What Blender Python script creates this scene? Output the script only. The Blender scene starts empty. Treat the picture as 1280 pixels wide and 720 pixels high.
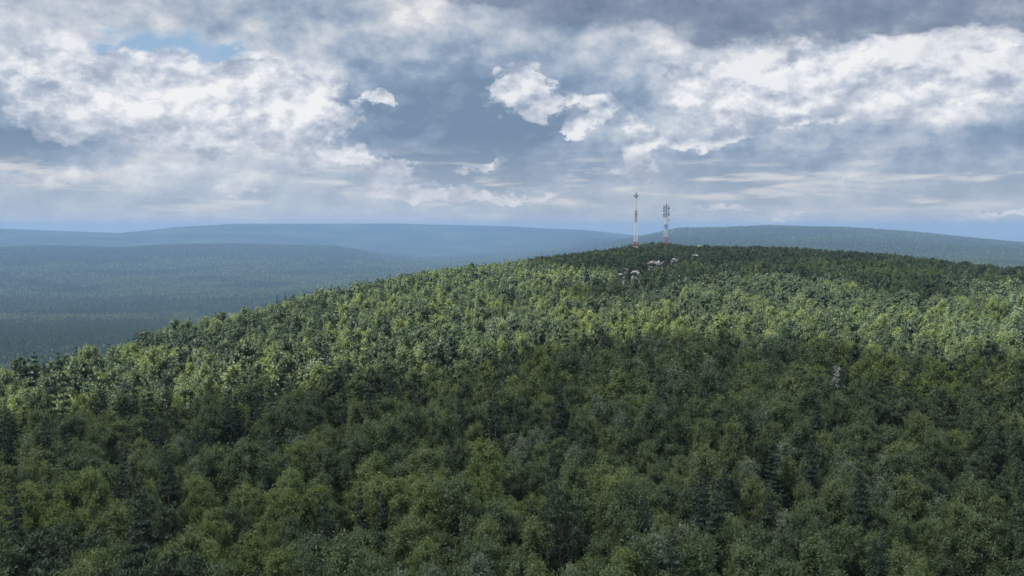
import bpy, bmesh, math, random
import numpy as np
from mathutils import Vector, Matrix, noise as mnoise

R_ = math.radians
scn = bpy.context.scene
COL = scn.collection

# ------------------------------------------------------------------ camera
F_PX = 1108.5            # focal length in photo pixels (1280 wide)
CAM_Z = 60.0
PITCH = 3.98             # degrees below the horizontal
cam_d = bpy.data.cameras.new("camera"); cam = bpy.data.objects.new("camera", cam_d); COL.objects.link(cam)
cam.location = (0, 0, CAM_Z); cam.rotation_euler = (R_(90 - PITCH), 0, 0)
cam_d.sensor_width = 36; cam_d.lens = 36 * F_PX / 1280
cam_d.clip_start = 0.5; cam_d.clip_end = 120000
scn.camera = cam
SP, CP = math.sin(R_(PITCH)), math.cos(R_(PITCH))

def pix_dir(px, py):
    """world direction (unit) of a photo pixel"""
    x = (px - 640) / F_PX; y = -(py - 360) / F_PX
    v = Vector((x, CP + y * SP, -SP + y * CP))
    return v.normalized()
def pix_azel(px, py):
    v = pix_dir(px, py)
    return math.degrees(math.atan2(v.x, v.y)), math.degrees(math.asin(v.z))
def project(x, y, z):
    z = z - CAM_Z
    dep = y * CP - z * SP; up = y * SP + z * CP
    return 640 + F_PX * x / dep, 360 - F_PX * up / dep, dep

# ------------------------------------------------------------------ sun, exposure
EXPO = 1.66
SUN_AZ, SUN_EL = -118.0, 50.0      # compass degrees from the view direction (+Y), clockwise; height
sun_vec = Vector((math.sin(R_(SUN_AZ)) * math.cos(R_(SUN_EL)), math.cos(R_(SUN_AZ)) * math.cos(R_(SUN_EL)), math.sin(R_(SUN_EL))))
sl = bpy.data.lights.new("sun", 'SUN'); sl.energy = 4.1; sl.angle = R_(0.5); sl.color = (1.0, 0.95, 0.87)
so = bpy.data.objects.new("sun", sl); COL.objects.link(so)
so.rotation_euler = sun_vec.to_track_quat('Z', 'Y').to_euler(); so.location = (0, 0, 5000)

scn.view_settings.view_transform = 'Standard'; scn.view_settings.look = 'None'
scn.view_settings.exposure = EXPO
scn.view_settings.use_curve_mapping = False
scn.render.engine = 'CYCLES'
cy = scn.cycles
cy.max_bounces = 6; cy.diffuse_bounces = 2; cy.glossy_bounces = 1; cy.transmission_bounces = 3
cy.transparent_max_bounces = 4; cy.volume_bounces = 1; cy.caustics_reflective = False; cy.caustics_refractive = False
cy.use_denoising = True
try:
    cy.denoiser = 'OPENIMAGEDENOISE'; cy.denoising_input_passes = 'RGB_ALBEDO_NORMAL'; cy.denoising_prefilter = 'ACCURATE'
except Exception: pass
cy.use_adaptive_sampling = False
cy.pixel_filter_type = 'BLACKMAN_HARRIS'

# ------------------------------------------------------------------ node expression helper
class Ex:
    """socket wrapper with operators; builds Math / Vector Math nodes in tree T"""
    def __init__(s, T, sock): s.T, s.s = T, sock
    def _m(s, op, *a, clamp=False):
        n = s.T.nodes.new('ShaderNodeMath'); n.operation = op; n.use_clamp = clamp
        for i, v in enumerate((s,) + a):
            if isinstance(v, Ex): s.T.links.new(v.s, n.inputs[i])
            else: n.inputs[i].default_value = v
        return Ex(s.T, n.outputs[0])
    def __add__(s, o): return s._m('ADD', o)
    __radd__ = __add__
    def __mul__(s, o): return s._m('MULTIPLY', o)
    __rmul__ = __mul__
    def __sub__(s, o): return s._m('SUBTRACT', o)
    def __rsub__(s, o): return (s * -1.0) + o
    def clamp(s): return s._m('ADD', 0.0, clamp=True)
    def v(s, op, *a, out=0):
        n = s.T.nodes.new('ShaderNodeVectorMath'); n.operation = op
        for i, v in enumerate((s,) + a):
            if isinstance(v, Ex): s.T.links.new(v.s, n.inputs[i])
            else:
                if op == 'SCALE' and i == 1: n.inputs['Scale'].default_value = v
                else: n.inputs[i].default_value = v
        return Ex(s.T, n.outputs[out])
def smooth(T, x, a, b, lo=0.0, hi=1.0):
    n = T.nodes.new('ShaderNodeMapRange'); n.interpolation_type = 'SMOOTHSTEP'
    T.links.new(x.s, n.inputs['Value'])
    for k, v in zip(('From Min', 'From Max', 'To Min', 'To Max'), (a, b, lo, hi)): n.inputs[k].default_value = v
    return Ex(T, n.outputs['Result'])
def noise(T, vec, scale, detail=5, rough=0.55, color=False, dist=0.0, lac=2.0):
    n = T.nodes.new('ShaderNodeTexNoise')
    if vec is not None: T.links.new(vec.s, n.inputs['Vector'])
    n.inputs['Scale'].default_value = scale; n.inputs['Detail'].default_value = detail
    n.inputs['Roughness'].default_value = rough; n.inputs['Distortion'].default_value = dist
    n.inputs['Lacunarity'].default_value = lac
    return Ex(T, n.outputs['Color' if color else 'Fac'])
def mix(T, fac, a, b, blend='MIX'):
    n = T.nodes.new('ShaderNodeMix'); n.data_type = 'RGBA'; n.blend_type = blend
    for s, v in ((n.inputs[0], fac), (n.inputs[6], a), (n.inputs[7], b)):
        if isinstance(v, Ex): T.links.new(v.s, s)
        elif isinstance(v, (int, float)): s.default_value = v
        else: s.default_value = (*v[:3], 1.0)
    return Ex(T, n.outputs[2])
def ramp(T, fac, stops):
    n = T.nodes.new('ShaderNodeValToRGB'); T.links.new(fac.s, n.inputs[0])
    e = n.color_ramp.elements
    while len(e) < len(stops): e.new(0.5)
    for k, (p, c) in enumerate(stops): e[k].position = p; e[k].color = (*c, 1.0)
    return Ex(T, n.outputs[0])
def srgb(*c):
    return tuple((v / 255 / 12.92) if v / 255 <= 0.04045 else ((v / 255 + 0.055) / 1.055) ** 2.4 for v in c)
# ------------------------------------------------------------------ world: Nishita sky under broken cumulus
world = bpy.data.worlds.new("World"); scn.world = world; world.use_nodes = True
T = world.node_tree; T.nodes.clear()
wout = T.nodes.new('ShaderNodeOutputWorld'); bg = T.nodes.new('ShaderNodeBackground')
T.links.new(bg.outputs[0], wout.inputs[0])
SKY_STRENGTH = 0.1
bg.inputs['Strength'].default_value = SKY_STRENGTH
nish = T.nodes.new('ShaderNodeTexSky'); nish.sky_type = 'NISHITA'; nish.sun_disc = False
nish.sun_elevation = R_(SUN_EL); nish.sun_rotation = R_(SUN_AZ); nish.altitude = 400
nish.air_density = 1.2; nish.dust_density = 1.5; nish.ozone_density = 1.5
tc = T.nodes.new('ShaderNodeTexCoord')
D = Ex(T, tc.outputs['Generated'])
sx = T.nodes.new('ShaderNodeSeparateXYZ'); T.links.new(D.s, sx.inputs[0])
dx, dy, dz = (Ex(T, sx.outputs[i]) for i in range(3))
az = dx._m('ARCTAN2', dy) * 57.29578
el = dz._m('ARCSINE') * 57.29578
cb = T.nodes.new('ShaderNodeCombineXYZ'); T.links.new(az.s, cb.inputs[0]); T.links.new(el.s, cb.inputs[1])
P = Ex(T, cb.outputs[0])
Dn = D.v('MULTIPLY', (1.0, 1.0, 1.55))                       # clouds are wider than tall
# shared turbulent displacement of the cloud masses (degrees)
nA = noise(T, Dn, 11.0, 6, 0.58, color=True).v('SUBTRACT', (0.5, 0.5, 0.5))
W = P.v('ADD', nA.v('MULTIPLY', (9.0, 5.0, 0.0)))            # soft masses
nB = noise(T, Dn.v('ADD', (3.1, 1.7, 5.2)), 26.0, 7, 0.62, color=True).v('SUBTRACT', (0.5, 0.5, 0.5))
W2 = P.v('ADD', nB.v('MULTIPLY', (4.4, 3.0, 0.0)))           # crisp cumulus
W2 = W2.v('ADD', nA.v('MULTIPLY', (2.0, 1.2, 0.0)))
def puffs(vec, scale, detail=2.0, rough=.55):
    n = T.nodes.new('ShaderNodeTexVoronoi'); n.feature = 'SMOOTH_F1'; n.normalize = True
    n.inputs['Smoothness'].default_value = .35; n.inputs['Scale'].default_value = scale; n.inputs['Detail'].default_value = detail; n.inputs['Roughness'].default_value = rough
    T.links.new(vec.s, n.inputs['Vector']); return Ex(T, n.outputs['Distance'])
Dw = Dn.v('ADD', nB.v('SCALE', 0.035)).v('ADD', nA.v('SCALE', 0.05))
pf = puffs(Dw, 19.0); pfo = puffs(Dw.v('ADD', (-0.012, 0.0, 0.017)), 19.0)
pemb = pf - pfo                                                # lit side of each puff: up and left
DEG = math.degrees(1 / F_PX)

def blobs(Wv, lst, acc=None):
    for (px, py, rx, ry, amp) in lst:
        a, e = pix_azel(px, py)
        ix, iy = 1 / (rx * DEG), 1 / (ry * DEG)
        q = Wv.v('MULTIPLY_ADD', (ix, iy, 0), (-a * ix, -e * iy, 0))
        dd = q.v('DOT_PRODUCT', q, out=1)
        n = T.nodes.new('ShaderNodeMath'); n.operation = 'POWER'; n.inputs[0].default_value = 0.42
        T.links.new(dd.s, n.inputs[1]); g = Ex(T, n.outputs[0])
        acc = g * amp if acc is None else g._m('MULTIPLY_ADD', amp, acc)
    return acc

# soft tone field: + is lit cloud, - is shaded slate cloud
tone = blobs(W, [
    (60, 40, 110, 45, .16), (260, 125, 190, 62, .48), (390, 140, 70, 45, .2), (20, 150, 55, 45, -.38), (90, 185, 130, 16, -.34),
    (60, 205, 100, 9, -.2), (230, 212, 160, 22, .25), (350, 28, 120, 22, -.10), (540, 45, 90, 40, .28), (475, 130, 55, 60, -.42),
    (610, 150, 110, 75, -.50), (560, 200, 90, 16, -.18), (760, 50, 95, 40, .22), (905, 110, 90, 50, .25), (1060, 100, 120, 50, .45),
    (1220, 105, 90, 42, .36), (800, 120, 52, 26, -.20), (1030, 158, 110, 10, -.26), (940, 205, 130, 26, -.26), (1200, 195, 90, 50, -.28),
    (1090, 205, 70, 42, .18), (780, 190, 45, 35, .12), (660, 222, 150, 10, -.14), (150, 250, 220, 16, -.10), (1100, 245, 180, 14, -.06), (540, 238, 90, 10, .2),
    (740, 12, 60, 20, -.25)])
fb = noise(T, Dn.v('ADD', (7.7, 2.0, 1.0)), 17.0, 8, 0.60)
fb2 = noise(T, Dn.v('MULTIPLY', (1.0, 1.0, 2.6)), 9.0, 5, 0.55)
tone = tone * 1.25 + 0.50 + (fb - 0.5) * 0.75 + (fb2 - 0.5) * 0.35
# emboss: light comes from above left, so the side of each billow away from it is darker
offs = (0.012, 0.0, -0.020)
fbo = noise(T, Dn.v('ADD', (7.7 + offs[0], 2.0, 1.0 + offs[2])), 17.0, 8, 0.60)
emb = (fbo - fb) * -1.5
tone = tone + emb * 0.55 + smooth(T, el, 18.0, 40.0) * 0.35  # last term: paler cloud overhead, added as fill for the shaded woods
tone = tone + pemb * 0.5 - (pf - 0.3) * 0.2
soft = ramp(T, tone.clamp(), [(0.0, srgb(121, 144, 171)), (0.28, srgb(141, 161, 187)), (0.55, srgb(174, 188, 206)), (0.78, srgb(203, 210, 221)), (1.0, srgb(236, 238, 242))])
# warm grey in the high cloud, paler blue close to the horizon
hi = smooth(T, el, 9.0, 15.0)
warm = mix(T, hi * 0.6, (1, 1, 1), (1.04, 0.985, 0.93))
soft = mix(T, 1.0, soft, warm, 'MULTIPLY')
low = smooth(T, el, 6.0, 0.5)
soft = mix(T, low * 0.62, soft, srgb(190, 201, 213))
# low flat streaks of lit cloud far away over the horizon
st = noise(T, D.v('MULTIPLY', (1.0, 1.0, 7.5)), 10.0, 6, 0.55)
stm = smooth(T, st, 0.50, 0.68) * smooth(T, el, 0.2, 1.6) * smooth(T, el, 5.4, 3.2)
soft = mix(T, stm * 0.85, soft, srgb(216, 217, 220))
# clear blue gaps
gap = blobs(W, [(225, 52, 68, 22, 1.1), (150, 60, 30, 12, .7), (300, 74, 30, 8, .7), (303, 118, 30, 9, .45), (1004, 60, 9, 8, .5)])
gapm = smooth(T, gap + (fb - 0.5) * 1.1, 0.42, 0.95)
blue = mix(T, 1.0, mix(T, 0.45, Ex(T, nish.outputs[0]).v('SCALE', 0.1), srgb(165, 203, 242)), (1.0, 1.0, 1.0), 'MULTIPLY')
col = mix(T, gapm, soft, blue)
# crisp lit cumulus heads
cum = blobs(W2, [
    (85, 152, 46, 20, 1.1), (150, 108, 66, 38, 1.0), (240, 122, 85, 40, 1.0), (330, 110, 60, 32, .85), (395, 145, 48, 36, 1.0), (300, 168, 80, 22, .8),
    (474, 126, 17, 11, .8), (655, 112, 34, 26, 1.15), (672, 138, 18, 14, .9), (738, 138, 30, 18, 1.0), (714, 168, 20, 9, .95),
    (795, 190, 22, 36, .8), (770, 215, 50, 10, .5), (425, 203, 60, 15, .8), (485, 211, 30, 10, .7), (600, 207, 62, 8, .55), (525, 240, 70, 12, .8), (610, 247, 60, 7, .6), (320, 240, 42, 8, .6),
    (40, 222, 70, 9, .8), (868, 92, 26, 26, .8), (885, 120, 34, 24, .95), (935, 133, 50, 18, 1.0), (990, 140, 40, 10, .8), (1035, 90, 56, 44, 1.0), (1085, 132, 60, 24, .85),
    (1145, 100, 40, 22, .5), (1235, 108, 55, 36, .75), (1150, 135, 30, 12, .7), (885, 172, 52, 13, .95), (1255, 55, 40, 8, .7), (1250, 270, 50, 6, .9), (990, 267, 18, 8, .9), (880, 262, 45, 6, .6),
    (690, 248, 45, 7, .5), (30, 30, 60, 30, .3), (1085, 225, 50, 20, .35), (15, 90, 25, 30, .5)])
bil = noise(T, Dn.v('ADD', (1.3, 9.2, 4.4)), 38.0, 8, 0.60)
cm = cum * 1.2 + (bil - 0.5) * 1.0 + (fb - 0.5) * 0.6 - (pf - 0.30) * 1.5
cmask = smooth(T, cm, 0.42, 0.78)
bilo = noise(T, Dn.v('ADD', (1.3 + 0.006, 9.2, 4.4 - 0.011)), 38.0, 8, 0.60)
base = blobs(W, [(90, 172, 70, 9, .6), (200, 158, 130, 14, .5), (330, 186, 110, 12, .6), (985, 152, 120, 11, 1.0), (1180, 146, 120, 12, .7), (645, 150, 44, 10, .7), (800, 214, 44, 12, .8), (900, 118, 22, 20, .35), (1010, 100, 20, 18, .3), (1140, 90, 30, 20, .3), (130, 90, 30, 14, .3), (265, 95, 35, 12, .3), (345, 130, 30, 14, .35)])
cshade = ((bil - bilo) * 1.6 + emb * 0.8 + pemb * 3.2 + 0.60 + (cm - 0.75) * 0.20 - base * 0.55).clamp()
ccol = ramp(T, cshade, [(0.0, srgb(158, 171, 192)), (0.4, srgb(190, 199, 214)), (0.68, srgb(216, 221, 230)), (0.88, srgb(230, 233, 239)), (1.0, srgb(243, 244, 246))])
ccol = mix(T, smooth(T, el, 6.0, 1.0) * 0.55, ccol, srgb(206, 208, 216))
col = mix(T, cmask * (0.90 - base * 0.35), col, ccol)
# the near, dark cloud base along the top
topc = blobs(W, [(1010, 8, 260, 31, 1.0), (1230, 5, 160, 28, .8), (800, -6, 120, 18, .7), (1000, -120, 700, 80, 0.5), (560, -10, 140, 10, .4)])
tm = smooth(T, topc + (fb - 0.5) * 0.8 + (fb2 - .5) * 0.4, 0.28, 0.62)
tcol = ramp(T, (fb * 0.7 + fb2 * 0.5 - 0.1 + emb * 0.3).clamp(), [(0.25, srgb(108, 124, 150)), (0.55, srgb(132, 147, 171)), (0.85, srgb(178, 187, 200))])
col = mix(T, tm * 0.95, col, tcol)
# below the horizon
col = mix(T, smooth(T, el, 0.0, -3.0), col, srgb(100, 120, 135))
# the unseen sky overhead gets added brightness to fill the shaded woods
zen = smooth(T, el, 18.0, 42.0, 1.0, 1.9); zc3 = T.nodes.new('ShaderNodeCombineXYZ')
for q_ in range(3): T.links.new(zen.s, zc3.inputs[q_])
col = col.v('MULTIPLY', Ex(T, zc3.outputs[0]))
fin = col.v("SCALE", 1.0 / SKY_STRENGTH / 2 ** EXPO)
T.links.new(fin.s, bg.inputs['Color'])
world.cycles.sampling_method = 'MANUAL'; world.cycles.sample_map_resolution = 512
# ------------------------------------------------------------------ helpers for objects
def tag(o, label=None, cat=None, group=None, kind=None):
    for k, v in (('label', label), ('category', cat), ('group', group), ('kind', kind)):
        if v: o[k] = v
    return o
def mesh_np(name, verts, faces, mats=(), smooth_=False):
    """verts (n,3), faces (m,k) arrays -> mesh"""
    me = bpy.data.meshes.new(name)
    verts = np.asarray(verts, dtype=np.float32); faces = np.asarray(faces, dtype=np.int32)
    m, k = faces.shape
    me.vertices.add(len(verts)); me.vertices.foreach_set('co', verts.ravel())
    me.loops.add(m * k); me.loops.foreach_set('vertex_index', faces.ravel())
    me.polygons.add(m); me.polygons.foreach_set('loop_start', np.arange(0, m * k, k, dtype=np.int32))
    for mt in mats: me.materials.append(mt)
    me.update(calc_edges=True)
    if smooth_: me.polygons.foreach_set('use_smooth', np.ones(m, dtype=bool))
    return me
def link(name, me, parent=None):
    o = bpy.data.objects.new(name, me); COL.objects.link(o)
    if parent: o.parent = parent
    return o
def empty(name, loc, rz=0.0):
    o = bpy.data.objects.new(name, None); COL.objects.link(o)
    o.location = loc; o.rotation_euler = (0, 0, rz); o.empty_display_size = 1.0
    return o

# value noise fBm in numpy (2-D), for the terrain and for where trees stand
_rng = np.random.default_rng(7)
_tab = _rng.random((256, 256)).astype(np.float64)
def vnoise(x, y):
    xi = np.floor(x).astype(int); yi = np.floor(y).astype(int); fx = x - xi; fy = y - yi
    fx = fx * fx * (3 - 2 * fx); fy = fy * fy * (3 - 2 * fy)
    a = _tab[xi & 255, yi & 255]; b = _tab[(xi + 1) & 255, yi & 255]; c = _tab[xi & 255, (yi + 1) & 255]; d = _tab[(xi + 1) & 255, (yi + 1) & 255]
    return (a * (1 - fx) + b * fx) * (1 - fy) + (c * (1 - fx) + d * fx) * fy
def fbm(x, y, oct=4):
    s = 0; a = 0.5; t = 0
    for k in range(oct):
        s = s + a * vnoise(x + 17.3 * k, y - 9.1 * k); t += a; a *= 0.5; x = x * 2.03; y = y * 2.03
    return s / t - 0.5

# ------------------------------------------------------------------ terrain heights
TREE = 11.0        # canopy above the ground
HZ = 360 - F_PX * math.tan(R_(PITCH)) # row of the horizon
def z_of(R, px, py):
    """height of a point at ground distance R seen at pixel (px,py)"""
    v = pix_dir(px, py); h = math.hypot(v.x, v.y)
    return CAM_Z + R * v.z / h
# the near wooded hill: column -> distance of its crest, row of its crest
crest = [(-900, 230, 640), (-300, 270, 530), (0, 330, 464), (100, 370, 443), (200, 430, 415), (300, 480, 392), (400, 540, 368), (480, 590, 353), (560, 660, 340), (640, 740, 330),
         (700, 810, 322), (760, 880, 316), (850, 940, 311), (950, 940, 312), (1050, 900, 318), (1150, 830, 326), (1280, 740, 340), (1700, 600, 385), (2300, 450, 470)]
# what lies behind, row by distance, for a few columns
RN = [1500, 2200, 2800, 3400, 4200, 5200, 6200, 7200, 8600, 10000, 12000, 14500, 18000, 23000, 32000]
far = {
    -900: [None, None, 400, 395, 375, 360, 345, 330, 312, 322, 300, 296, 300, 305, 310],
    -200: [None, 432, 412, 398, 378, 358, 342, 326, 313, 322, 299, 287, 298, 305, 310],
    0:    [None, 430, 411, 396, 377, 356, 341, 325, 312, 322, 297, 285.5, 298, 305, 310],
    150:  [None, 424, 408, 394, 376, 356, 340, 324, 311, 320, 297, 291, 292, 300, 310],
    220:  [None, None, 406, 390, 372, 355, 340, 323, 309, 318, 296, 283.5, 298, 305, 310],
    300:  [None, None, 403, 386, 368, 352, 338, 322, 308, 318, 295, 279.8, 298, 305, 310],
    420:  [None, None, None, 376, 361, 350, 336, 323, 311, 316, 302, 279.6, 298, 305, 310],
    520:  [None, None, None, None, 352, 346, 338, 334, 328, 322, 308, 279.7, 298, 305, 310],
    640:  [None, None, None, None, 348, 340, 334, 330, 324, 316, 304, 283.0, 298, 305, 310],
    740:  [None, None, None, None, 345, 335, 326, 320, 312, 303, 296, 288.2, 298, 305, 310],
    850:  [None, None, None, None, 335, 318, 305, 296.5, 287.8, 292, 300, 300, 300, 305, 310],
    960:  [None, None, None, None, 330, 315, 303, 295.5, 285.5, 292, 300, 300, 300, 305, 310],
    1060: [None, None, None, None, 330, 316, 305, 297, 287.6, 293, 300, 300, 300, 305, 310],
    1160: [None, None, None, None, 332, 320, 309, 303, 295.5, 299, 304, 300, 300, 305, 310],
    1280: [None, None, None, None, 338, 326, 317, 312, 306.5, 309, 310, 305, 305, 305, 310],
    1700: [None, None, None, None, 350, 340, 330, 322, 317, 316, 314, 310, 305, 305, 310],
    2600: [None, None, None, None, 365, 350, 340, 330, 320, 318, 315, 310, 305, 305, 310]}
cx = np.array([c[0] for c in crest], float); cR = np.array([c[1] for c in crest], float); cY = np.array([c[2] for c in crest], float)
fx_ = np.array(sorted(far)); 
AZ = np.radians(np.linspace(-75, 75, 601))
def px_of_az(a):
    return 640 + F_PX * np.tan(a) / CP   # row-independent to first order at the horizon
NR = 420
Rg = np.concatenate([np.linspace(0.5, 60, 12)[:-1], np.geomspace(60, 16800, NR)])
def smoothstep(a, b, x):
    t = np.clip((x - a) / (b - a), 0, 1); return t * t * (3 - 2 * t)
def pchip(x, xp, yp):
    h = np.diff(xp); d = np.diff(yp) / h
    m = np.zeros_like(yp)
    same = d[:-1] * d[1:] > 0
    w1 = 2 * h[1:] + h[:-1]; w2 = h[1:] + 2 * h[:-1]
    with np.errstate(divide='ignore', invalid='ignore'):
        mm = (w1 + w2) / (w1 / d[:-1] + w2 / d[1:])
    m[1:-1] = np.where(same, mm, 0); m[0] = d[0]; m[-1] = d[-1]
    i = np.clip(np.searchsorted(xp, x) - 1, 0, len(xp) - 2)
    t = (x - xp[i]) / h[i]; t = np.clip(t, 0, 1)
    return ((1 + 2 * t) * (1 - t) ** 2 * yp[i] + t * (1 - t) ** 2 * h[i] * m[i] + t * t * (3 - 2 * t) * yp[i + 1] + t * t * (t - 1) * h[i] * m[i + 1])
def tall(R):
    """usual tree height at a distance: the trees grow lower up the hill"""
    return 12.4 * (1.38 - .30 * smoothstep(260, 700, R) - .22 * smoothstep(600, 950, R)) + .3
H = np.zeros((len(Rg), len(AZ)))
for j, a in enumerate(AZ):
    px = float(px_of_az(a)); pc = min(max(px, -900), 2300)
    Rc = float(np.interp(pc, cx, cR)); Yc = float(pchip(np.array([pc]), cx, cY)[0])
    zc = z_of(Rc, pc, Yc) - tall(Rc)
    zn = CAM_Z - 46 - 14.5                                   # ground near the camera
    nodes = [(0.0, zn - 2), (110.0, zn)]
    span = Rc - 110
    if span > 60:
        nodes.append((110 + span * 0.45, zn + (zc - zn) * 0.50))
        nodes.append((110 + span * 0.80, zn + (zc - zn) * 0.87 ))
    nodes.append((Rc, zc))
    vall = float(np.interp(px, [-200, 560, 760, 1280, 1700], [-315, -300, -150, -120, -150])) + CAM_Z
    drop = float(np.interp(px, [0, 560, 740, 900, 1280], [150, 120, 28, 22, 30]))
    nodes.append((Rc * 1.25 + 60, zc - drop * 0.35)); 
    for R in RN:
        ys = [far[k][RN.index(R)] for k in fx_]; ks = [k for k, y in zip(fx_, ys) if y is not None]; yy = [y for y in ys if y is not None]
        if R > max(Rc * 1.25 + 60, 1300) and ks:
            nodes.append((float(R), z_of(R, pc, float(np.interp(pc, ks, yy)))))
        elif R == 1500:
            t = float(smoothstep(Rc, 2600, R)); nodes.append((1500.0, (zc - drop) * (1 - t) + vall * t))
    nodes.sort(); nodes = [n for k, n in enumerate(nodes) if k == 0 or n[0] - nodes[k - 1][0] > 20]
    nx = np.array([n[0] for n in nodes]); nz = np.array([n[1] for n in nodes])
    H[:, j] = pchip(np.clip(Rg, 0, nx[-1]), nx, nz)
# the low wooded knoll that carries the second mast, and the masts' clearings
GX = Rg[:, None] * np.sin(AZ)[None, :]; GY = Rg[:, None] * np.cos(AZ)[None, :]
PXg = px_of_az(AZ)[None, :] * np.ones_like(GX); RR = Rg[:, None] * np.ones_like(GX)
kn_y = pchip(PXg.ravel(), np.array([680., 720, 760, 790, 822, 845, 862, 880, 905, 930]), np.array([345., 330, 314.5, 308.5, 305.8, 307, 312, 317, 325, 345])).reshape(GX.shape)
kn_z = np.array(CAM_Z) + 1340 * np.tan(np.radians(-(kn_y - HZ) / F_PX * 57.2958)) - 9.0
kw = np.exp(-((RR - 1340) / 170.0) ** 2)
inside = (PXg > 690) & (PXg < 925)
H = np.where(inside & (kn_z > H - 60), H + np.maximum(kn_z - H, 0) * kw, H)
# a small open rise far behind the right of the hilltop (it carries the meadow)

mz = z_of(2000, 875, 306.2)
mw = np.exp(-((RR - 2000) / 170.0) ** 2 - ((PXg - 876) / 50.0) ** 2)
H = H * (1 - mw) + np.maximum(H, mz) * mw
# relief too small for the table
H += fbm(GX / 60, GY / 60, 3) * 3.0 * smoothstep(80, 200, RR) * (RR < 2000) * 1.0
H += fbm(GX / 500, GY / 500, 4) * 34.0 * smoothstep(1800, 3500, RR) * (1 - 0.6 * smoothstep(9000, 16000, RR))
H += fbm(GX / 1700 + 5, GY / 1700, 4) * 22.0 * smoothstep(9000, 16000, RR)
lRg = Rg
def height(x, y):
    """bilinear lookup of the polar height grid"""
    x = np.asarray(x, float); y = np.asarray(y, float)
    R = np.hypot(x, y); a = np.arctan2(x, y)
    i = np.clip(np.searchsorted(Rg, R) - 1, 0, len(Rg) - 2); t = np.clip((R - Rg[i]) / (Rg[i + 1] - Rg[i]), 0, 1)
    fj = (a - AZ[0]) / (AZ[1] - AZ[0]); fj = np.clip(fj, 0, len(AZ) - 1.001); j = fj.astype(int); u = fj - j
    return (H[i, j] * (1 - u) + H[i, j + 1] * u) * (1 - t) + (H[i + 1, j] * (1 - u) + H[i + 1, j + 1] * u) * t

# one ground sheet: the detailed fan in front, a coarse fan behind, joined along the same rays
AZb = np.radians(np.linspace(75, 285, 85))
a_all = np.concatenate([AZ, AZb[1:-1]])
w = (np.cos((AZb[1:-1] - math.pi)) + 1) / 2
Hb = np.empty((len(Rg), len(AZb) - 2))
for j, a in enumerate(AZb[1:-1]):
    t = (a - AZb[0]) / (AZb[-1] - AZb[0])
    Hb[:, j] = H[:, -1] * (1 - t) + H[:, 0] * t
Hall = np.concatenate([H, Hb], axis=1)
nA_, nR_ = len(a_all), len(Rg)
V = np.stack([Rg[:, None] * np.sin(a_all)[None], Rg[:, None] * np.cos(a_all)[None], Hall], -1).reshape(-1, 3)
ii, jj = np.meshgrid(np.arange(nR_ - 1), np.arange(nA_), indexing='ij'); j2 = (jj + 1) % nA_
Fq = np.stack([ii * nA_ + jj, (ii + 1) * nA_ + jj, (ii + 1) * nA_ + j2, ii * nA_ + j2], -1).reshape(-1, 4)[:, ::-1]

def new_mat(name, rough=0.9, spec=0.2):
    m = bpy.data.materials.new(name); m.use_nodes = True
    b = m.node_tree.nodes['Principled BSDF']; b.inputs['Roughness'].default_value = rough
    b.inputs['Specular IOR Level'].default_value = spec
    return m, m.node_tree, b
gm, gt, gb = new_mat('forest_floor_and_far_woods', 0.95, 0.05)
g = gt.nodes.new('ShaderNodeNewGeometry'); pos = Ex(gt, g.outputs['Position'])
n1 = noise(gt, pos.v('SCALE', 1 / 45.0), 1.0, 5, 0.65)
n2 = noise(gt, pos.v('SCALE', 1 / 700.0), 1.0, 4, 0.55)
n3 = noise(gt, pos.v('SCALE', 1 / 9.0), 1.0, 3, 0.6)
f1 = (n1 * 0.7 + n2 * 1.5 - 0.62).clamp()
wood = ramp(gt, f1, [(0.3, (.008, .015, .013)), (0.5, (.014, .023, .017)), (0.72, (.026, .040, .024))])  # far canopy, darkened to carry the trees' shade on each other
floor_c = ramp(gt, n3, [(0.3, (.022, .028, .013)), (0.6, (.045, .052, .022)), (0.8, (.075, .065, .035))])
sxyz = pos.v('LENGTH', out=1)
gc = mix(gt, smooth(gt, sxyz, 1500, 2200), floor_c, wood)
gt.links.new(gc.s, gb.inputs['Base Color'])
ground_me = mesh_np('ground', V, Fq, (gm,), True)
ground = link('ground', ground_me); tag(ground, kind='structure')

# ------------------------------------------------------------------ haze: one closed box of even, pale blue air
zmin = float(Hall.min()) - 1.0; ztop = max(CAM_Z + 49.0, float(Hall.max()) + 3.0); print('ZTOP', ztop - CAM_Z); HS = 17200.0
bmh = bmesh.new(); bmesh.ops.create_cube(bmh, size=1.0)
for v_ in bmh.verts: v_.co = (v_.co.x * 2 * HS, v_.co.y * 2 * HS, zmin if v_.co.z < 0 else ztop)
hme = bpy.data.meshes.new('haze'); bmh.to_mesh(hme); bmh.free()
HAZE_D = 0.86e-4
hm = bpy.data.materials.new('haze_air'); hm.use_nodes = True; ht = hm.node_tree; ht.nodes.clear()
ho = ht.nodes.new('ShaderNodeOutputMaterial'); hv = ht.nodes.new('ShaderNodeVolumePrincipled')
hv.inputs['Color'].default_value = (0.178, 0.300, 0.495, 1); hv.inputs['Density'].default_value = HAZE_D
hv.inputs['Anisotropy'].default_value = 0.0
ht.links.new(hv.outputs[0], ho.inputs['Volume'])
hme.materials.append(hm); haze = link('haze', hme); tag(haze, kind='stuff')
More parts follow.
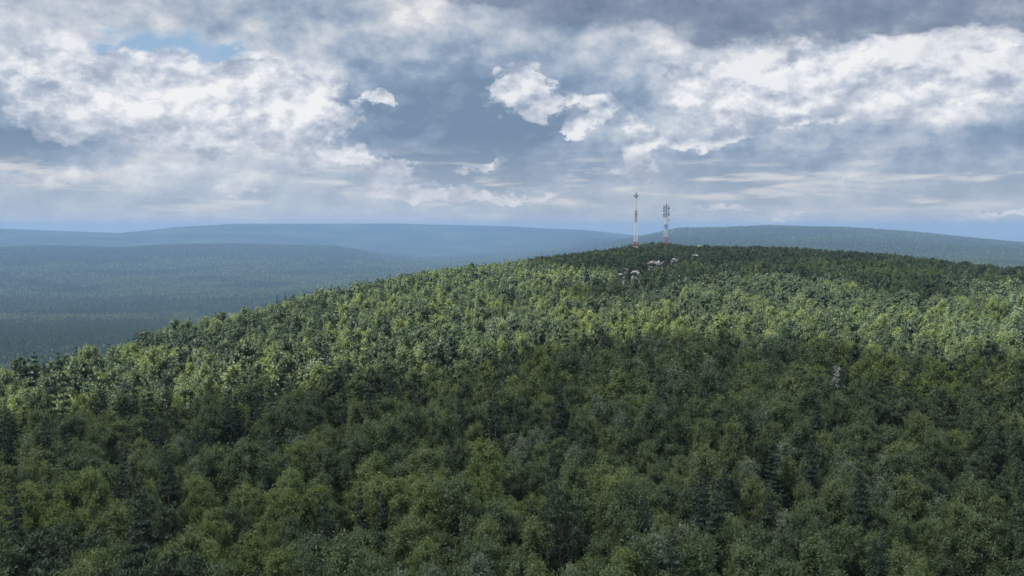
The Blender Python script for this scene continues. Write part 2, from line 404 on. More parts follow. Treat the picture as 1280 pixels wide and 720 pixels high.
# ------------------------------------------------------------------ foliage and bark materials
def leaf_mat(name, c1, c2, c3=None, trans=0.35, rough=0.6):
    m = bpy.data.materials.new(name); m.use_nodes = True; t = m.node_tree; t.nodes.clear()
    out = t.nodes.new('ShaderNodeOutputMaterial')
    oi = t.nodes.new('ShaderNodeObjectInfo'); rnd = Ex(t, oi.outputs['Random'])
    ge = t.nodes.new('ShaderNodeNewGeometry')
    isl = Ex(t, ge.outputs['Random Per Island'])
    c = ramp(t, rnd, [(0.0, c1), (0.6, c2), (1.0, c3 or c2)])
    hs = t.nodes.new('ShaderNodeHueSaturation'); t.links.new(c.s, hs.inputs['Color'])
    v = isl * 0.36 + 0.82; t.links.new(v.s, hs.inputs['Value'])
    h = (isl * 7.13)._m('FRACT') * 0.035 + 0.4825; t.links.new(h.s, hs.inputs['Hue'])
    d = t.nodes.new('ShaderNodeBsdfDiffuse'); tr = t.nodes.new('ShaderNodeBsdfTranslucent'); gl = t.nodes.new('ShaderNodeBsdfGlossy')
    t.links.new(hs.outputs[0], d.inputs[0])
    tc_ = mix(t, 1.0, Ex(t, hs.outputs[0]), (1.15, 1.12, 0.6), 'MULTIPLY'); t.links.new(tc_.s, tr.inputs[0])
    gl.inputs['Roughness'].default_value = rough; gl.inputs[0].default_value = (1, 1, 1, 1)
    m1 = t.nodes.new('ShaderNodeMixShader'); m1.inputs[0].default_value = trans
    t.links.new(d.outputs[0], m1.inputs[1]); t.links.new(tr.outputs[0], m1.inputs[2])
    m2 = t.nodes.new('ShaderNodeMixShader'); m2.inputs[0].default_value = 0.025
    t.links.new(m1.outputs[0], m2.inputs[1]); t.links.new(gl.outputs[0], m2.inputs[2])
    t.links.new(m2.outputs[0], out.inputs[0])
    return m
def bark_mat(name, a, b, scale, stretch):
    m, t, bs = new_mat(name, 0.9, 0.1)
    tcn = t.nodes.new('ShaderNodeTexCoord'); o = Ex(t, tcn.outputs['Object']).v('MULTIPLY', stretch)
    n = noise(t, o, scale, 4, 0.6); c = ramp(t, n, [(0.42, a), (0.60, b)]); t.links.new(c.s, bs.inputs['Base Color'])
    return m
M_BIRCH = leaf_mat('birch_leaves', (0.062, 0.099, 0.046), (0.092, 0.138, 0.056), (0.130, 0.172, 0.064))
M_YELLOW = leaf_mat('yellow_green_birch_leaves', (0.115, 0.170, 0.052), (0.140, 0.196, 0.058), (0.165, 0.206, 0.070), trans=.42)
M_SILVER = leaf_mat('silvery_willow_leaves', (0.095, 0.145, 0.085), (0.120, 0.168, 0.100), (0.150, 0.195, 0.125), trans=.25)
M_PINE = leaf_mat('pine_needles', (0.049, 0.078, 0.046), (0.062, 0.095, 0.049), (0.078, 0.108, 0.054), trans=.15)
M_SPRUCE = leaf_mat('spruce_needles', (0.024, 0.049, 0.032), (0.032, 0.059, 0.035), (0.043, 0.070, 0.038), trans=.1)
M_BBARK = bark_mat('birch_bark', (.08, .07, .06), (.55, .53, .48), 3.0, (1, 1, 4))
M_PBARK = bark_mat('pine_bark', (.10, .08, .06), (.20, .15, .11), 4.0, (1, 1, .4))
M_DEAD = bark_mat('bleached_dead_wood', (.22, .22, .21), (.46, .46, .44), 4.0, (1, 1, .6))

# ------------------------------------------------------------------ tree meshes
def tube(path, radii, sides=5):
    path = np.asarray(path, float); n = len(path); V = []; Fc = []
    for i in range(n):
        d = path[min(i + 1, n - 1)] - path[max(i - 1, 0)]; d /= np.linalg.norm(d) + 1e-9
        u = np.cross(d, (0.3, 0.9, 0.1)); u /= np.linalg.norm(u) + 1e-9; w = np.cross(d, u)
        for k in range(sides):
            a = 2 * math.pi * k / sides; V.append(path[i] + radii[i] * (math.cos(a) * u + math.sin(a) * w))
    for i in range(n - 1):
        for k in range(sides):
            k2 = (k + 1) % sides; Fc.append((i * sides + k, i * sides + k2, (i + 1) * sides + k2, (i + 1) * sides + k))
    return np.array(V), np.array(Fc)
def join(parts):
    V = []; Fc = []; o = 0
    for v, f in parts: V.append(v); Fc.append(f + o); o += len(v)
    return np.concatenate(V), np.concatenate(Fc)
def cards(rng, P, size, aspect, droop, outward, dark=0.0):
    """leaf-clump cards at points P; long axis biased downward by droop, plane facing outward/up"""
    n = len(P); L = rng.normal(size=(n, 3)); L /= np.linalg.norm(L, axis=1)[:, None]
    L = L + np.array([0, 0, -1.0]) * droop + outward * 0.35; L /= np.linalg.norm(L, axis=1)[:, None]
    N = rng.normal(size=(n, 3)) * 0.8 + outward * 0.9 + np.array([0, 0, 0.8]); B = np.cross(L, N); B /= np.linalg.norm(B, axis=1)[:, None] + 1e-9
    s = size * rng.uniform(0.6, 1.3, (n, 1)); l = s * aspect * 0.5; w = s * 0.5 / math.sqrt(aspect)
    fold = np.cross(L, B) * w * 0.5
    V = np.stack([P - L * l, P + B * w + fold, P + L * l * 1.1, P - B * w + fold], 1).reshape(-1, 3)
    Fc = np.arange(n * 4).reshape(n, 4)
    return V, Fc
def broadleaf(seed, h=12.0, cr=2.7, nleaf=4500, leaf=0.24, low=0.22, point=0.55, lod=0):
    rng = np.random.default_rng(seed)
    lean = rng.normal(size=2) * 0.35
    zs = np.linspace(0, 1, 7)
    tp = np.stack([lean[0] * zs ** 2 + rng.normal(size=7) * 0.08 * zs, lean[1] * zs ** 2 + rng.normal(size=7) * 0.08 * zs, zs * h * 0.96], 1)
    def trunk_at(u): return np.array([np.interp(u, zs, tp[:, k]) for k in range(3)])
    wood = [tube(tp, 0.13 * (1 - zs) ** 0.8 + 0.02, 6 if lod == 0 else 3)]
    nl = 26 if lod < 2 else 16
    tips = []; wts = []
    for i in range(nl):
        u = low + (0.97 - low) * ((i + rng.uniform(0, 0.9)) / nl)
        v = (u - low) / (1 - low)
        prof = 1.12 * min(1.0, 0.50 + 2.0 * v) * max(0.0, 1 - v) ** (point + 0.12)
        L = cr * max(0.14, prof) * rng.uniform(0.72, 1.18)
        a = i * 2.399 + rng.uniform(-0.5, 0.5)
        rise = 0.85 + 1.5 * v + rng.uniform(-.15, .15)
        p0 = trunk_at(u * 0.93); d = np.array([math.cos(a), math.sin(a), rise]); d /= np.linalg.norm(d[:2]) 
        pts = [p0 + d * L * t + np.array([0, 0, -0.35 * L * t * t]) for t in (0, .35, .7, 1.0)]
        if lod < 2: wood.append(tube(pts, [0.05, 0.035, 0.02, 0.008], 4 if lod == 0 else 3))
        ns = 6 if lod == 0 else (5 if lod == 1 else 3)
        for s in range(ns):
            t = rng.uniform(0.35, 1.0); q0 = p0 + d * L * t + np.array([0, 0, -0.35 * L * t * t])
            e = rng.normal(size=3) * 0.55 * (0.5 + L / cr * 0.6); e[2] = abs(e[2]) * 0.5 - 0.12
            q1 = q0 + e + d * 0.25
            if lod == 0: wood.append(tube([q0, (q0 + q1) / 2 + [0, 0, .06], q1], [0.016, 0.012, 0.006], 3))
            tips.append((q0, q1)); wts.append(0.4 + L)
    top = trunk_at(1.0)
    tips.append((top - [0, 0, 1.2], top + [0, 0, .35])); wts.append(1.6)
    wts = np.array(wts); wts /= wts.sum()
    k = rng.choice(len(tips), nleaf, p=wts); A = np.array([t[0] for t in tips])[k]; B = np.array([t[1] for t in tips])[k]
    tt = rng.uniform(0.05, 1.12, (nleaf, 1)); P = A * (1 - tt) + B * tt + rng.normal(size=(nleaf, 3)) * np.array([.20, .20, .30]) * (1 + 0.2 * lod)
    P[:, 2] -= rng.exponential(0.18, nleaf)
    c = np.stack([np.interp(P[:, 2], tp[:, 2], tp[:, 0]), np.interp(P[:, 2], tp[:, 2], tp[:, 1]), P[:, 2] - 0.8], 1)
    out = P - c; out /= np.linalg.norm(out, axis=1)[:, None] + 1e-9
    return join(wood), cards(rng, P, leaf, 1.9, 0.9, out)
def spruce(seed, h=14.0, cr=1.9, nleaf=3600, leaf=0.30, lod=0):
    rng = np.random.default_rng(seed)
    wood = [tube([(0, 0, 0), (0.03, 0, h * .5), (0, 0.03, h)], [0.16, 0.09, 0.015], 5 if lod == 0 else 3)]
    P = []; O = []
    nb = int(20 if lod == 0 else 14)
    tiers = []
    for i in range(nb):
        u = 0.10 + 0.88 * i / (nb - 1); z = u * h; L = cr * (1 - u) ** 0.85 * rng.uniform(0.8, 1.15) + 0.10
        m = 6
        for b in range(m):
            a = rng.uniform(0, 6.28); l = L * rng.uniform(.75, 1.15)
            tiers.append((z, a, l))
            if lod == 0 and b < 4: wood.append(tube([(0, 0, z), (math.cos(a) * l * .6, math.sin(a) * l * .6, z - .18 * l), (math.cos(a) * l, math.sin(a) * l, z - .15 * l)], [.03, .02, .006], 3))
    ta = np.array(tiers); w = ta[:, 2] ** 1.3; k = rng.choice(len(ta), nleaf, p=w / w.sum())
    z, a, l = ta[k].T; t = rng.uniform(0.1, 1.05, nleaf) ** 0.75
    r = l * t; s = rng.normal(size=nleaf) * 0.16 * (0.4 + r)
    P = np.stack([np.cos(a) * r - np.sin(a) * s, np.sin(a) * r + np.cos(a) * s, z - 0.22 * r + 0.08 * r * t - np.abs(rng.normal(size=nleaf)) * 0.10], 1)
    out = np.stack([np.cos(a), np.sin(a), 0.1 * np.ones(nleaf)], 1)
    return join(wood), cards(rng, P, leaf, 2.0, 0.45, out)
def pine(seed, h=12.0, cr=2.5, nleaf=3800, leaf=0.26, lod=0):
    rng = np.random.default_rng(seed)
    lean = rng.normal(size=2) * 0.3
    zs = np.linspace(0, 1, 6); tp = np.stack([lean[0] * zs ** 2, lean[1] * zs ** 2, zs * h * .97], 1)
    wood = [tube(tp, 0.16 * (1 - zs) ** .7 + .02, 6 if lod == 0 else 3)]
    cen = []; sz = []
    nl = 22 if lod < 2 else 12
    for i in range(nl):
        u = 0.38 + 0.60 * (i + rng.uniform(0, .8)) / nl; v = (u - .38) / .62
        L = cr * (0.62 + 0.5 * math.sin(math.pi * min(1, v * .8 + .2))) * (1 - 0.55 * v ** 3) * rng.uniform(.7, 1.15)
        a = i * 2.399 + rng.uniform(-.6, .6); p0 = np.array([np.interp(u, zs, tp[:, 0]), np.interp(u, zs, tp[:, 1]), u * h * .95])
        p1 = p0 + np.array([math.cos(a) * L, math.sin(a) * L, L * (0.45 + .7 * v)])
        if lod < 2: wood.append(tube([p0, (p0 + p1) / 2 - [0, 0, .05], p1], [.055, .035, .012], 4 if lod == 0 else 3))
        for s in range(4):
            t = (0.45, .7, .9, 1.05)[s]; cen.append(p0 * (1 - t) + p1 * t + rng.normal(size=3) * .32); sz.append(0.42 * rng.uniform(.7, 1.3))
    cen.append(tp[-1]); sz.append(.5)
    cen = np.array(cen); sz = np.array(sz); w = sz ** 2; k = rng.choice(len(cen), nleaf, p=w / w.sum())
    dv = rng.normal(size=(nleaf, 3)); dv /= np.linalg.norm(dv, axis=1)[:, None]
    P = cen[k] + dv * (sz[k] * rng.uniform(.35, 1.1, nleaf))[:, None] * np.array([1.0, 1.0, 1.0])
    dv[:, 2] += .3
    return join(wood), cards(rng, P, leaf, 2.2, -0.9, dv)
# kind -> builder, leaf material, bark material
KINDS = [
    ('birch', broadleaf, dict(h=13, cr=2.3), M_BIRCH, M_BBARK), ('birch', broadleaf, dict(h=13.5, cr=1.9, point=.4), M_BIRCH, M_BBARK),
    ('birch', broadleaf, dict(h=12, cr=2.5, low=.16), M_BIRCH, M_BBARK), ('birch', broadleaf, dict(h=13, cr=1.7, low=.2), M_BIRCH, M_BBARK),
    ('yellow', broadleaf, dict(h=12.5, cr=2.1), M_YELLOW, M_BBARK), ('yellow', broadleaf, dict(h=13, cr=1.8, point=.4), M_YELLOW, M_BBARK),
    ('silver', broadleaf, dict(h=11.5, cr=1.9, low=.15), M_SILVER, M_BBARK), ('silver', broadleaf, dict(h=12, cr=1.6), M_SILVER, M_BBARK),
    ('pine', pine, dict(h=12.5, cr=2.1), M_PINE, M_PBARK), ('pine', pine, dict(h=12, cr=2.3), M_PINE, M_PBARK), ('pine', pine, dict(h=13.5, cr=1.8), M_PINE, M_PBARK),
    ('spruce', spruce, dict(h=14, cr=2.1), M_SPRUCE, M_PBARK), ('spruce', spruce, dict(h=13, cr=1.7), M_SPRUCE, M_PBARK)]
LODS = [(1.0, 1.0, 0), (0.36, 1.65, 1), (0.085, 3.2, 2), (0.016, 6.4, 2)]      # share of leaves, size factor, wood detail
NK = len(KINDS)
BASE_N = {'birch': 13000, 'yellow': 12000, 'silver': 10000, 'pine': 12000, 'spruce': 10000}
BASE_S = {'birch': .155, 'yellow': .155, 'silver': .15, 'pine': .15, 'spruce': .18}
src = bpy.data.collections.new('tree_sources')          # never linked to the scene: only the forests' geometry nodes read it
HI = []                                                  # (trunk mesh, crown mesh) of each kind for the near trees
for li, (sh, sf, wl) in enumerate(LODS):
    for ki, (kn, fn, kw_, lm, bm_) in enumerate(KINDS):
        (wv, wf), (lv, lf) = fn(100 + ki * 7 + li, nleaf=int(BASE_N[kn] * sh), leaf=BASE_S[kn] * sf, lod=wl, **kw_)
        if li == 0: HI.append((mesh_np('trunk', wv, wf, (bm_,), True), mesh_np('crown', lv, lf, (lm,))))
        me = mesh_np('tree', np.concatenate([wv, lv]), np.concatenate([wf, lf + len(wv)]), (bm_, lm))
        mi = np.zeros(len(wf) + len(lf), dtype=np.int32); mi[len(wf):] = 1; me.polygons.foreach_set('material_index', mi)
        src.objects.link(bpy.data.objects.new('tree_source_%03d' % (li * NK + ki), me))
# ------------------------------------------------------------------ where trees stand
canopy_H = H + np.where(RR < 1500, tall(RR) * 0.7, 6.0)
slope = (canopy_H - CAM_Z) / np.maximum(RR, 1)
runmax = np.maximum.accumulate(np.where(RR > 55, slope, -9), axis=0)
def hidden(x, y, ztop, margin=5.0):
    R = np.hypot(x, y); a = np.arctan2(x, y)
    i = np.clip(np.searchsorted(Rg, R) - 2, 0, len(Rg) - 1); j = np.clip(np.round((a - AZ[0]) / (AZ[1] - AZ[0])).astype(int), 0, len(AZ) - 1)
    return (ztop + margin - CAM_Z) / R < runmax[i, j]
def canopy_hit(px, py, extra=None):
    """ground point where the view line of a pixel meets the tree tops"""
    v = pix_dir(px, py); h = math.hypot(v.x, v.y)
    for R in np.geomspace(60, 30000, 2500):
        x, y = v.x / h * R, v.y / h * R; z = CAM_Z + R * v.z / h
        if z < float(height(x, y)) + (TREE * .85 if extra is None else extra): return x, y, R
    return v.x / h * 30000, v.y / h * 30000, 30000.0
# the grey outcrops near the hilltop: pixel centre, width and height in photo pixels
OUT = [(795, 341, 13, 7), (776, 343.5, 10, 5), (819, 331, 20, 13), (843, 326, 10, 9), (868, 319.5, 9, 5), (783, 336, 9, 4)]
rockpos = [canopy_hit(px, py + 2) for px, py, w, h in OUT]
MASTS = [(794.5, 1060.0, 316.5), (832.5, 1330.0, 309.0)]         # column, distance, row of the foot
mastpos = []
for px, R, yb in MASTS:
    v = pix_dir(px, yb); hh = math.hypot(v.x, v.y); mastpos.append((v.x / hh * R, v.y / hh * R))
dead_xy = canopy_hit(1046, 486)
dead_R = dead_xy[2]
def clearings(x, y):
    """True where no tree may stand"""
    bad = np.zeros(len(x), bool)
    for (rx, ry, R), (px, py, w, h) in zip(rockpos, OUT):
        ux, uy = rx / R, ry / R; a = (x - rx) * ux + (y - ry) * uy; b = (x - rx) * -uy + (y - ry) * ux
        bad |= (a > -30) & (a < 5) & (np.abs(b) < w * R / F_PX * 0.55)
    for (mx, my) in mastpos:
        R = math.hypot(mx, my); ux, uy = mx / R, my / R; a = (x - mx) * ux + (y - my) * uy; b = (x - mx) * -uy + (y - my) * ux
        bad |= (a > -30) & (a < 8) & (np.abs(b) < 6)
    ux, uy = dead_xy[0] / dead_R, dead_xy[1] / dead_R; a = (x - dead_xy[0]) * ux + (y - dead_xy[1]) * uy; b = (x - dead_xy[0]) * -uy + (y - dead_xy[1]) * ux
    bad |= (a > -17) & (a < 1.8) & (np.abs(b) < 2.3)
    px = px_of_az(np.arctan2(x, y)); R = np.hypot(x, y)
    bad |= (((R - 2000) / 165) ** 2 + ((px - 876) / 24) ** 2) < 1
    return bad
def scatter(r0, r1, s, seed, azmax=45.0):
    rg = np.random.default_rng(seed); m = math.sin(R_(azmax)) * r1
    gx, gy = np.meshgrid(np.arange(-m, m, s), np.arange(max(0, r0 * math.cos(R_(azmax)) - s), r1, s))
    x = gx.ravel() + rg.uniform(-.46, .46, gx.size) * s; y = gy.ravel() + rg.uniform(-.46, .46, gx.size) * s
    R = np.hypot(x, y); k = (R >= r0) & (R < r1) & (np.abs(np.arctan2(x, y)) < R_(azmax)); return x[k], y[k], rg
def shade_band(px, y, z, R):
    """belts of dark spruce imitating cloud shadow strips on the far valley"""
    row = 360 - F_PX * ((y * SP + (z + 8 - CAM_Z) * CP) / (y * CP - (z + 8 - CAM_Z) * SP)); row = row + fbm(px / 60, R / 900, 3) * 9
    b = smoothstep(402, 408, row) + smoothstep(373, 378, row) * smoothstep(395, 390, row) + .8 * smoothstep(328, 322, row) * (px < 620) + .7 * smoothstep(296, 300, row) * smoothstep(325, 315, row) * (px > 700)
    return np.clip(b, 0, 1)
def populate(x, y, rg, lod_of, sc0=1.0):
    z = height(x, y); R = np.hypot(x, y); px = px_of_az(np.arctan2(x, y))
    sp = 4.9 - 1.2 * smoothstep(260, 800, R)                 # trees stand wider where they grow bigger
    thin = 1 - .30 * smoothstep(600, 850, R) * smoothstep(640, 760, px) * (R < 1460)      # open, rocky hilltop
    k = ~hidden(x, y, z + 14) & ~clearings(x, y) & (rg.random(len(x)) < thin) & ((R > 1460) | (rg.random(len(x)) < (3.7 / np.maximum(sp, 3.7)) ** 2)); x, y, z, R, px = x[k], y[k], z[k], R[k], px[k]
    n = len(x)
    # species follow patches of the ground
    p1 = fbm(x / 38 + 3, y / 38, 3) + rg.normal(size=n) * .16; p2 = fbm(x / 60 + 90, y / 60 + 7, 3) + rg.normal(size=n) * .14
    con = smoothstep(380, 700, R) * smoothstep(650, 820, px) * .20 + .02 * (R > 200)      # the hilltop is mostly pine
    con = np.where(R > 1300, .05, con)
    kind = np.where(p2 + con > .16, 2, 0)
    kind = np.where((kind == 0) & (p1 > .225 + .05 * smoothstep(300, 150, R)), 3, kind)
    kind = np.where((kind == 0) & (p1 < -.235 + .06 * smoothstep(200, 300, R)) & (R < 1800), 1, kind)                                     # yellow green
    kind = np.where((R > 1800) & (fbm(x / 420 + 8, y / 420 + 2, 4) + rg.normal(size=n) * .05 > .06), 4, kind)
    kind = np.where((rg.random(n) < .10 + .16 * smoothstep(750, 350, px) * (R < 1400) * (R > 200) + .22 * (R > 2000) + .75 * (R > 1800) * shade_band(px, y, z, R)), 4, kind)  # dark spruce in the far belts replaces cloud shade there
    u = rg.random(n); ki = np.zeros(n, int)
    for kk, opts in enumerate(([0, 1, 2, 3], [4, 5], [8, 9, 10], [6, 7], [11, 12])):
        sel = kind == kk; ki[sel] = np.array(opts)[(u[sel] * len(opts)).astype(int)]
    hgt = 0.86 + fbm(x / 22 + 40, y / 22, 3) * .55 + rg.normal(size=n) * (.13 + .13 * smoothstep(350, 650, R)) + (kind == 4) * .14
    for (rx, ry, R0), (p_, q_, w_, h_) in zip(rockpos, OUT):                  # scrubby ground before the rocks
        ux, uy = rx / R0, ry / R0; a = (x - rx) * ux + (y - ry) * uy; b = (x - rx) * -uy + (y - ry) * ux
        hgt *= np.where((a > -120) & (a < 4) & (np.abs(b) < w_ * R0 / F_PX * .62), .72, 1.0)
    big = 1.38 - .30 * smoothstep(260, 700, R) - .22 * smoothstep(600, 950, R) * (R < 1500)
    hgt = np.clip(hgt, .42, 1.25) * sc0 * big
    wid = hgt * rg.uniform(.88, 1.12, n) * (1.06 - .06 * smoothstep(150, 400, R))
    lod = lod_of(R)
    return dict(x=x, y=y, z=z - .15, R=R, kind=ki, lod=lod, rot=rg.uniform(0, 6.283, n), h=hgt, w=wid)
near = populate(*scatter(45, 1460, 3.7, 11), lambda R: np.where(R < 230, 0, np.where(R < 520, 1, 2)))
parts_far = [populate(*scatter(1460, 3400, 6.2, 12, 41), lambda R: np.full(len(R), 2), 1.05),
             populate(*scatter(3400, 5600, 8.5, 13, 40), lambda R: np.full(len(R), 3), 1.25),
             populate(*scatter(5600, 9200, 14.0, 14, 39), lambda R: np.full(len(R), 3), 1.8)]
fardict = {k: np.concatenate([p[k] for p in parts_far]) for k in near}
print('TREES near', len(near['x']), 'far', [len(p['x']) for p in parts_far])

# ------------------------------------------------------------------ stuff: one object per forest, trees set by geometry nodes
def forest_nodes():
    ng = bpy.data.node_groups.new('plant_trees', 'GeometryNodeTree')
    ng.interface.new_socket('Geometry', in_out='INPUT', socket_type='NodeSocketGeometry')
    ng.interface.new_socket('Geometry', in_out='OUTPUT', socket_type='NodeSocketGeometry')
    N = ng.nodes; i = N.new('NodeGroupInput'); o = N.new('NodeGroupOutput')
    ci = N.new('GeometryNodeCollectionInfo'); ci.inputs['Collection'].default_value = src
    ci.inputs['Separate Children'].default_value = True; ci.inputs['Reset Children'].default_value = True
    mp = N.new('GeometryNodeMeshToPoints'); ip = N.new('GeometryNodeInstanceOnPoints')
    ip.inputs['Pick Instance'].default_value = True
    def attr(nm, ty):
        a = N.new('GeometryNodeInputNamedAttribute'); a.data_type = ty; a.inputs['Name'].default_value = nm
        return [s for s in a.outputs if s.enabled and s.name == 'Attribute'][0]
    L = ng.links
    L.new(i.outputs[0], mp.inputs['Mesh']); L.new(mp.outputs[0], ip.inputs['Points']); L.new(ci.outputs[0], ip.inputs['Instance'])
    L.new(attr('pick', 'INT'), ip.inputs['Instance Index']); L.new(attr('scl', 'FLOAT_VECTOR'), ip.inputs['Scale'])
    L.new(attr('rot', 'FLOAT_VECTOR'), ip.inputs['Rotation']); L.new(ip.outputs[0], o.inputs[0])
    return ng
NG = forest_nodes()
def forest(name, d, keep):
    me = bpy.data.meshes.new(name); n = int(keep.sum()); me.vertices.add(n)
    me.vertices.foreach_set('co', np.stack([d['x'], d['y'], d['z']], 1)[keep].astype(np.float32).ravel())
    a = me.attributes.new('pick', 'INT', 'POINT'); a.data.foreach_set('value', (d['lod'] * NK + d['kind'])[keep].astype(np.int32))
    a = me.attributes.new('scl', 'FLOAT_VECTOR', 'POINT'); a.data.foreach_set('vector', np.stack([d['w'], d['w'], d['h']], 1)[keep].astype(np.float32).ravel())
    rot = np.zeros((n, 3), np.float32); rot[:, 2] = d['rot'][keep]; rg = np.random.default_rng(3); rot[:, :2] = rg.normal(size=(n, 2)) * .04
    a = me.attributes.new('rot', 'FLOAT_VECTOR', 'POINT'); a.data.foreach_set('vector', rot.ravel())
    o = link(name, me); m = o.modifiers.new('trees', 'NODES'); m.node_group = NG
    tag(o, kind='stuff'); return o
# the 300 trees that show largest
P_ = [project(near['x'][i], near['y'][i], near['z'][i] + 8.5 * near['h'][i]) for i in range(len(near['x'])) if near['R'][i] < 260]
idx = np.where(near['R'] < 260)[0]; P_ = np.array(P_)
okm = (P_[:, 0] > -8) & (P_[:, 0] < 1288) & (P_[:, 1] < 724)
cand = idx[okm]; Pc = P_[okm]; o_ = np.argsort(near['R'][cand])[:300]; single = cand[o_]; singleP = Pc[o_]
isS = np.zeros(len(near['x']), bool); isS[single] = True
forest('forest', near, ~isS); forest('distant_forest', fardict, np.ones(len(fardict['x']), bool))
print('300th tree at', near['R'][single[-1]], 'row', singleP[-1])
# ------------------------------------------------------------------ the 300 nearest trees, each with its trunk and crown
LOOK = {'birch': ('birch_tree', 'birch tree'), 'yellow': ('birch_tree', 'birch tree'), 'silver': ('willow_tree', 'willow tree'),
        'pine': ('pine_tree', 'pine tree'), 'spruce': ('spruce_tree', 'spruce tree')}
WORDS = {'birch': 'green leafy birch', 'yellow': 'yellow green birch', 'silver': 'silvery grey leaved willow', 'pine': 'dull green rounded pine', 'spruce': 'dark pointed spruce'}
GRP = {'birch': 'green birches nearest the viewer', 'yellow': 'yellow-green birches nearest the viewer', 'silver': 'silvery willows nearest the viewer',
       'pine': 'pines nearest the viewer', 'spruce': 'dark spruces nearest the viewer'}
ORD = ['first', 'second', 'third', 'fourth', 'fifth', 'sixth', 'seventh', 'eighth', 'ninth', 'tenth', 'eleventh', 'twelfth', 'thirteenth', 'fourteenth', 'fifteenth', 'sixteenth', 'seventeenth', 'eighteenth', 'nineteenth', 'twentieth'] + ['twenty-%s' % w for w in ('first', 'second', 'third', 'fourth', 'fifth', 'sixth', 'seventh', 'eighth', 'ninth')]
COLN = ['at the left edge', 'left', 'left of middle', 'right of middle', 'right', 'at the right edge']
ROWN = ['in the bottommost row', 'in the second row up', 'in the third row up', 'in the fourth row up', 'in the fifth row up']
cells = {}
for k, i in enumerate(single):
    px, py = singleP[k, 0], singleP[k, 1]
    c = int(np.clip(px / 1280 * 6, 0, 5)); r = int(np.clip((724 - py) / 27, 0, 4)); kn = KINDS[near['kind'][i]][0]
    cells.setdefault((kn, r, c), []).append((px, i))
for (kn, r, c), mem in cells.items():
    mem.sort()
    print('CELL', kn, r, c, len(mem))
    for q, (px, i) in enumerate(mem):
        nm, cat = LOOK[kn]
        lead = WORDS[kn] if len(mem) == 1 else '%s %s from left' % (WORDS[kn], ORD[q])
        lab = '%s, %s %s' % (lead, ROWN[r], COLN[c])
        t = empty(nm, (near['x'][i], near['y'][i], near['z'][i]), near['rot'][i]); t.scale = (near['w'][i], near['w'][i], near['h'][i])
        tag(t, lab, cat, GRP[kn])
        tm, cm_ = HI[near['kind'][i]]
        link('trunk', tm, t); link('crown', cm_, t)

# ------------------------------------------------------------------ the bleached dead tree among the green crowns
(wv, wf), (lv, lf) = broadleaf(951, h=11.5, cr=1.2, nleaf=700, leaf=.15, low=.25, point=.4, lod=0)
dx_, dy_ = dead_xy[:2]; dz_ = float(height(dx_, dy_)) - .15
topz = z_of(dead_R, 1046, 453); sc = (topz - dz_) / 11.5
dt = empty('dead_tree', (dx_, dy_, dz_)); dt.scale = (sc, sc, sc)
tag(dt, 'bleached dead tree with pale grey bare twigs standing among the green birches', 'dead tree')
wv2 = wv.copy(); link('trunk', mesh_np('trunk', wv2, wf, (M_DEAD,), True), dt)
wv3 = wv * np.array([1.0, 1.0, 1.0]) + np.random.default_rng(5).normal(size=wv.shape) * .035
M_LICH, lt_, lb_ = new_mat('pale_lichen_twigs', .9, .1); lb_.inputs['Base Color'].default_value = (.42, .44, .42, 1)
link('twigs', mesh_np('twigs', lv, lf, (M_LICH,)), dt)

# ------------------------------------------------------------------ grey rock outcrops by the hilltop
rk, rt_, rb_ = new_mat('grey_rock', .9, .2)
tcn = rt_.nodes.new('ShaderNodeNewGeometry'); pr = Ex(rt_, tcn.outputs['Position'])
rc = ramp(rt_, noise(rt_, pr.v('MULTIPLY', (.5, .5, 1.1)), 1.0, 6, .65), [(.34, (.10, .105, .10)), (.50, (.27, .28, .27)), (.64, (.37, .375, .365))])
rt_.links.new(rc.s, rb_.inputs['Base Color'])
def boulder(seed, sx_, sy_, sz_):
    bm = bmesh.new(); bmesh.ops.create_icosphere(bm, subdivisions=4, radius=1.0); rg = random.Random(seed)
    cuts = [Vector((rg.uniform(-1, 1), rg.uniform(-1, 1), rg.uniform(-.9, .9))).normalized() for _ in range(11)]
    offs = [rg.uniform(.45, .8) for _ in cuts]
    for v in bm.verts:
        p = v.co.copy()
        for c, of in zip(cuts, offs):
            d = p.dot(c)
            if d > of: p -= c * (d - of) * .96
        p += v.co * (mnoise.fractal(v.co * 2.2 + Vector((seed, 0, 0)), .7, 2.1, 4) * .10)
        lay = math.sin(p.z * 11 + seed + mnoise.noise(v.co * 1.5) * 2) * .035; p.x *= 1 + lay; p.y *= 1 + lay
        v.co = (p.x * sx_, p.y * sy_, p.z * sz_)
    me = bpy.data.meshes.new('slab'); bm.to_mesh(me); bm.free(); me.materials.append(rk); return me
RLAB = ['low grey rock outcrop left of the big jumbled tor', 'small pale boulder ledge, leftmost of the rocks on the hilltop', 'big jumbled tor of grey slabs below the two masts',
        'pale slanting rocks between the big tor and the flat slab', 'flat pale slab with dark underside, rightmost of the hilltop rocks', 'thin pale ledge just above the leftmost boulder on the hilltop']
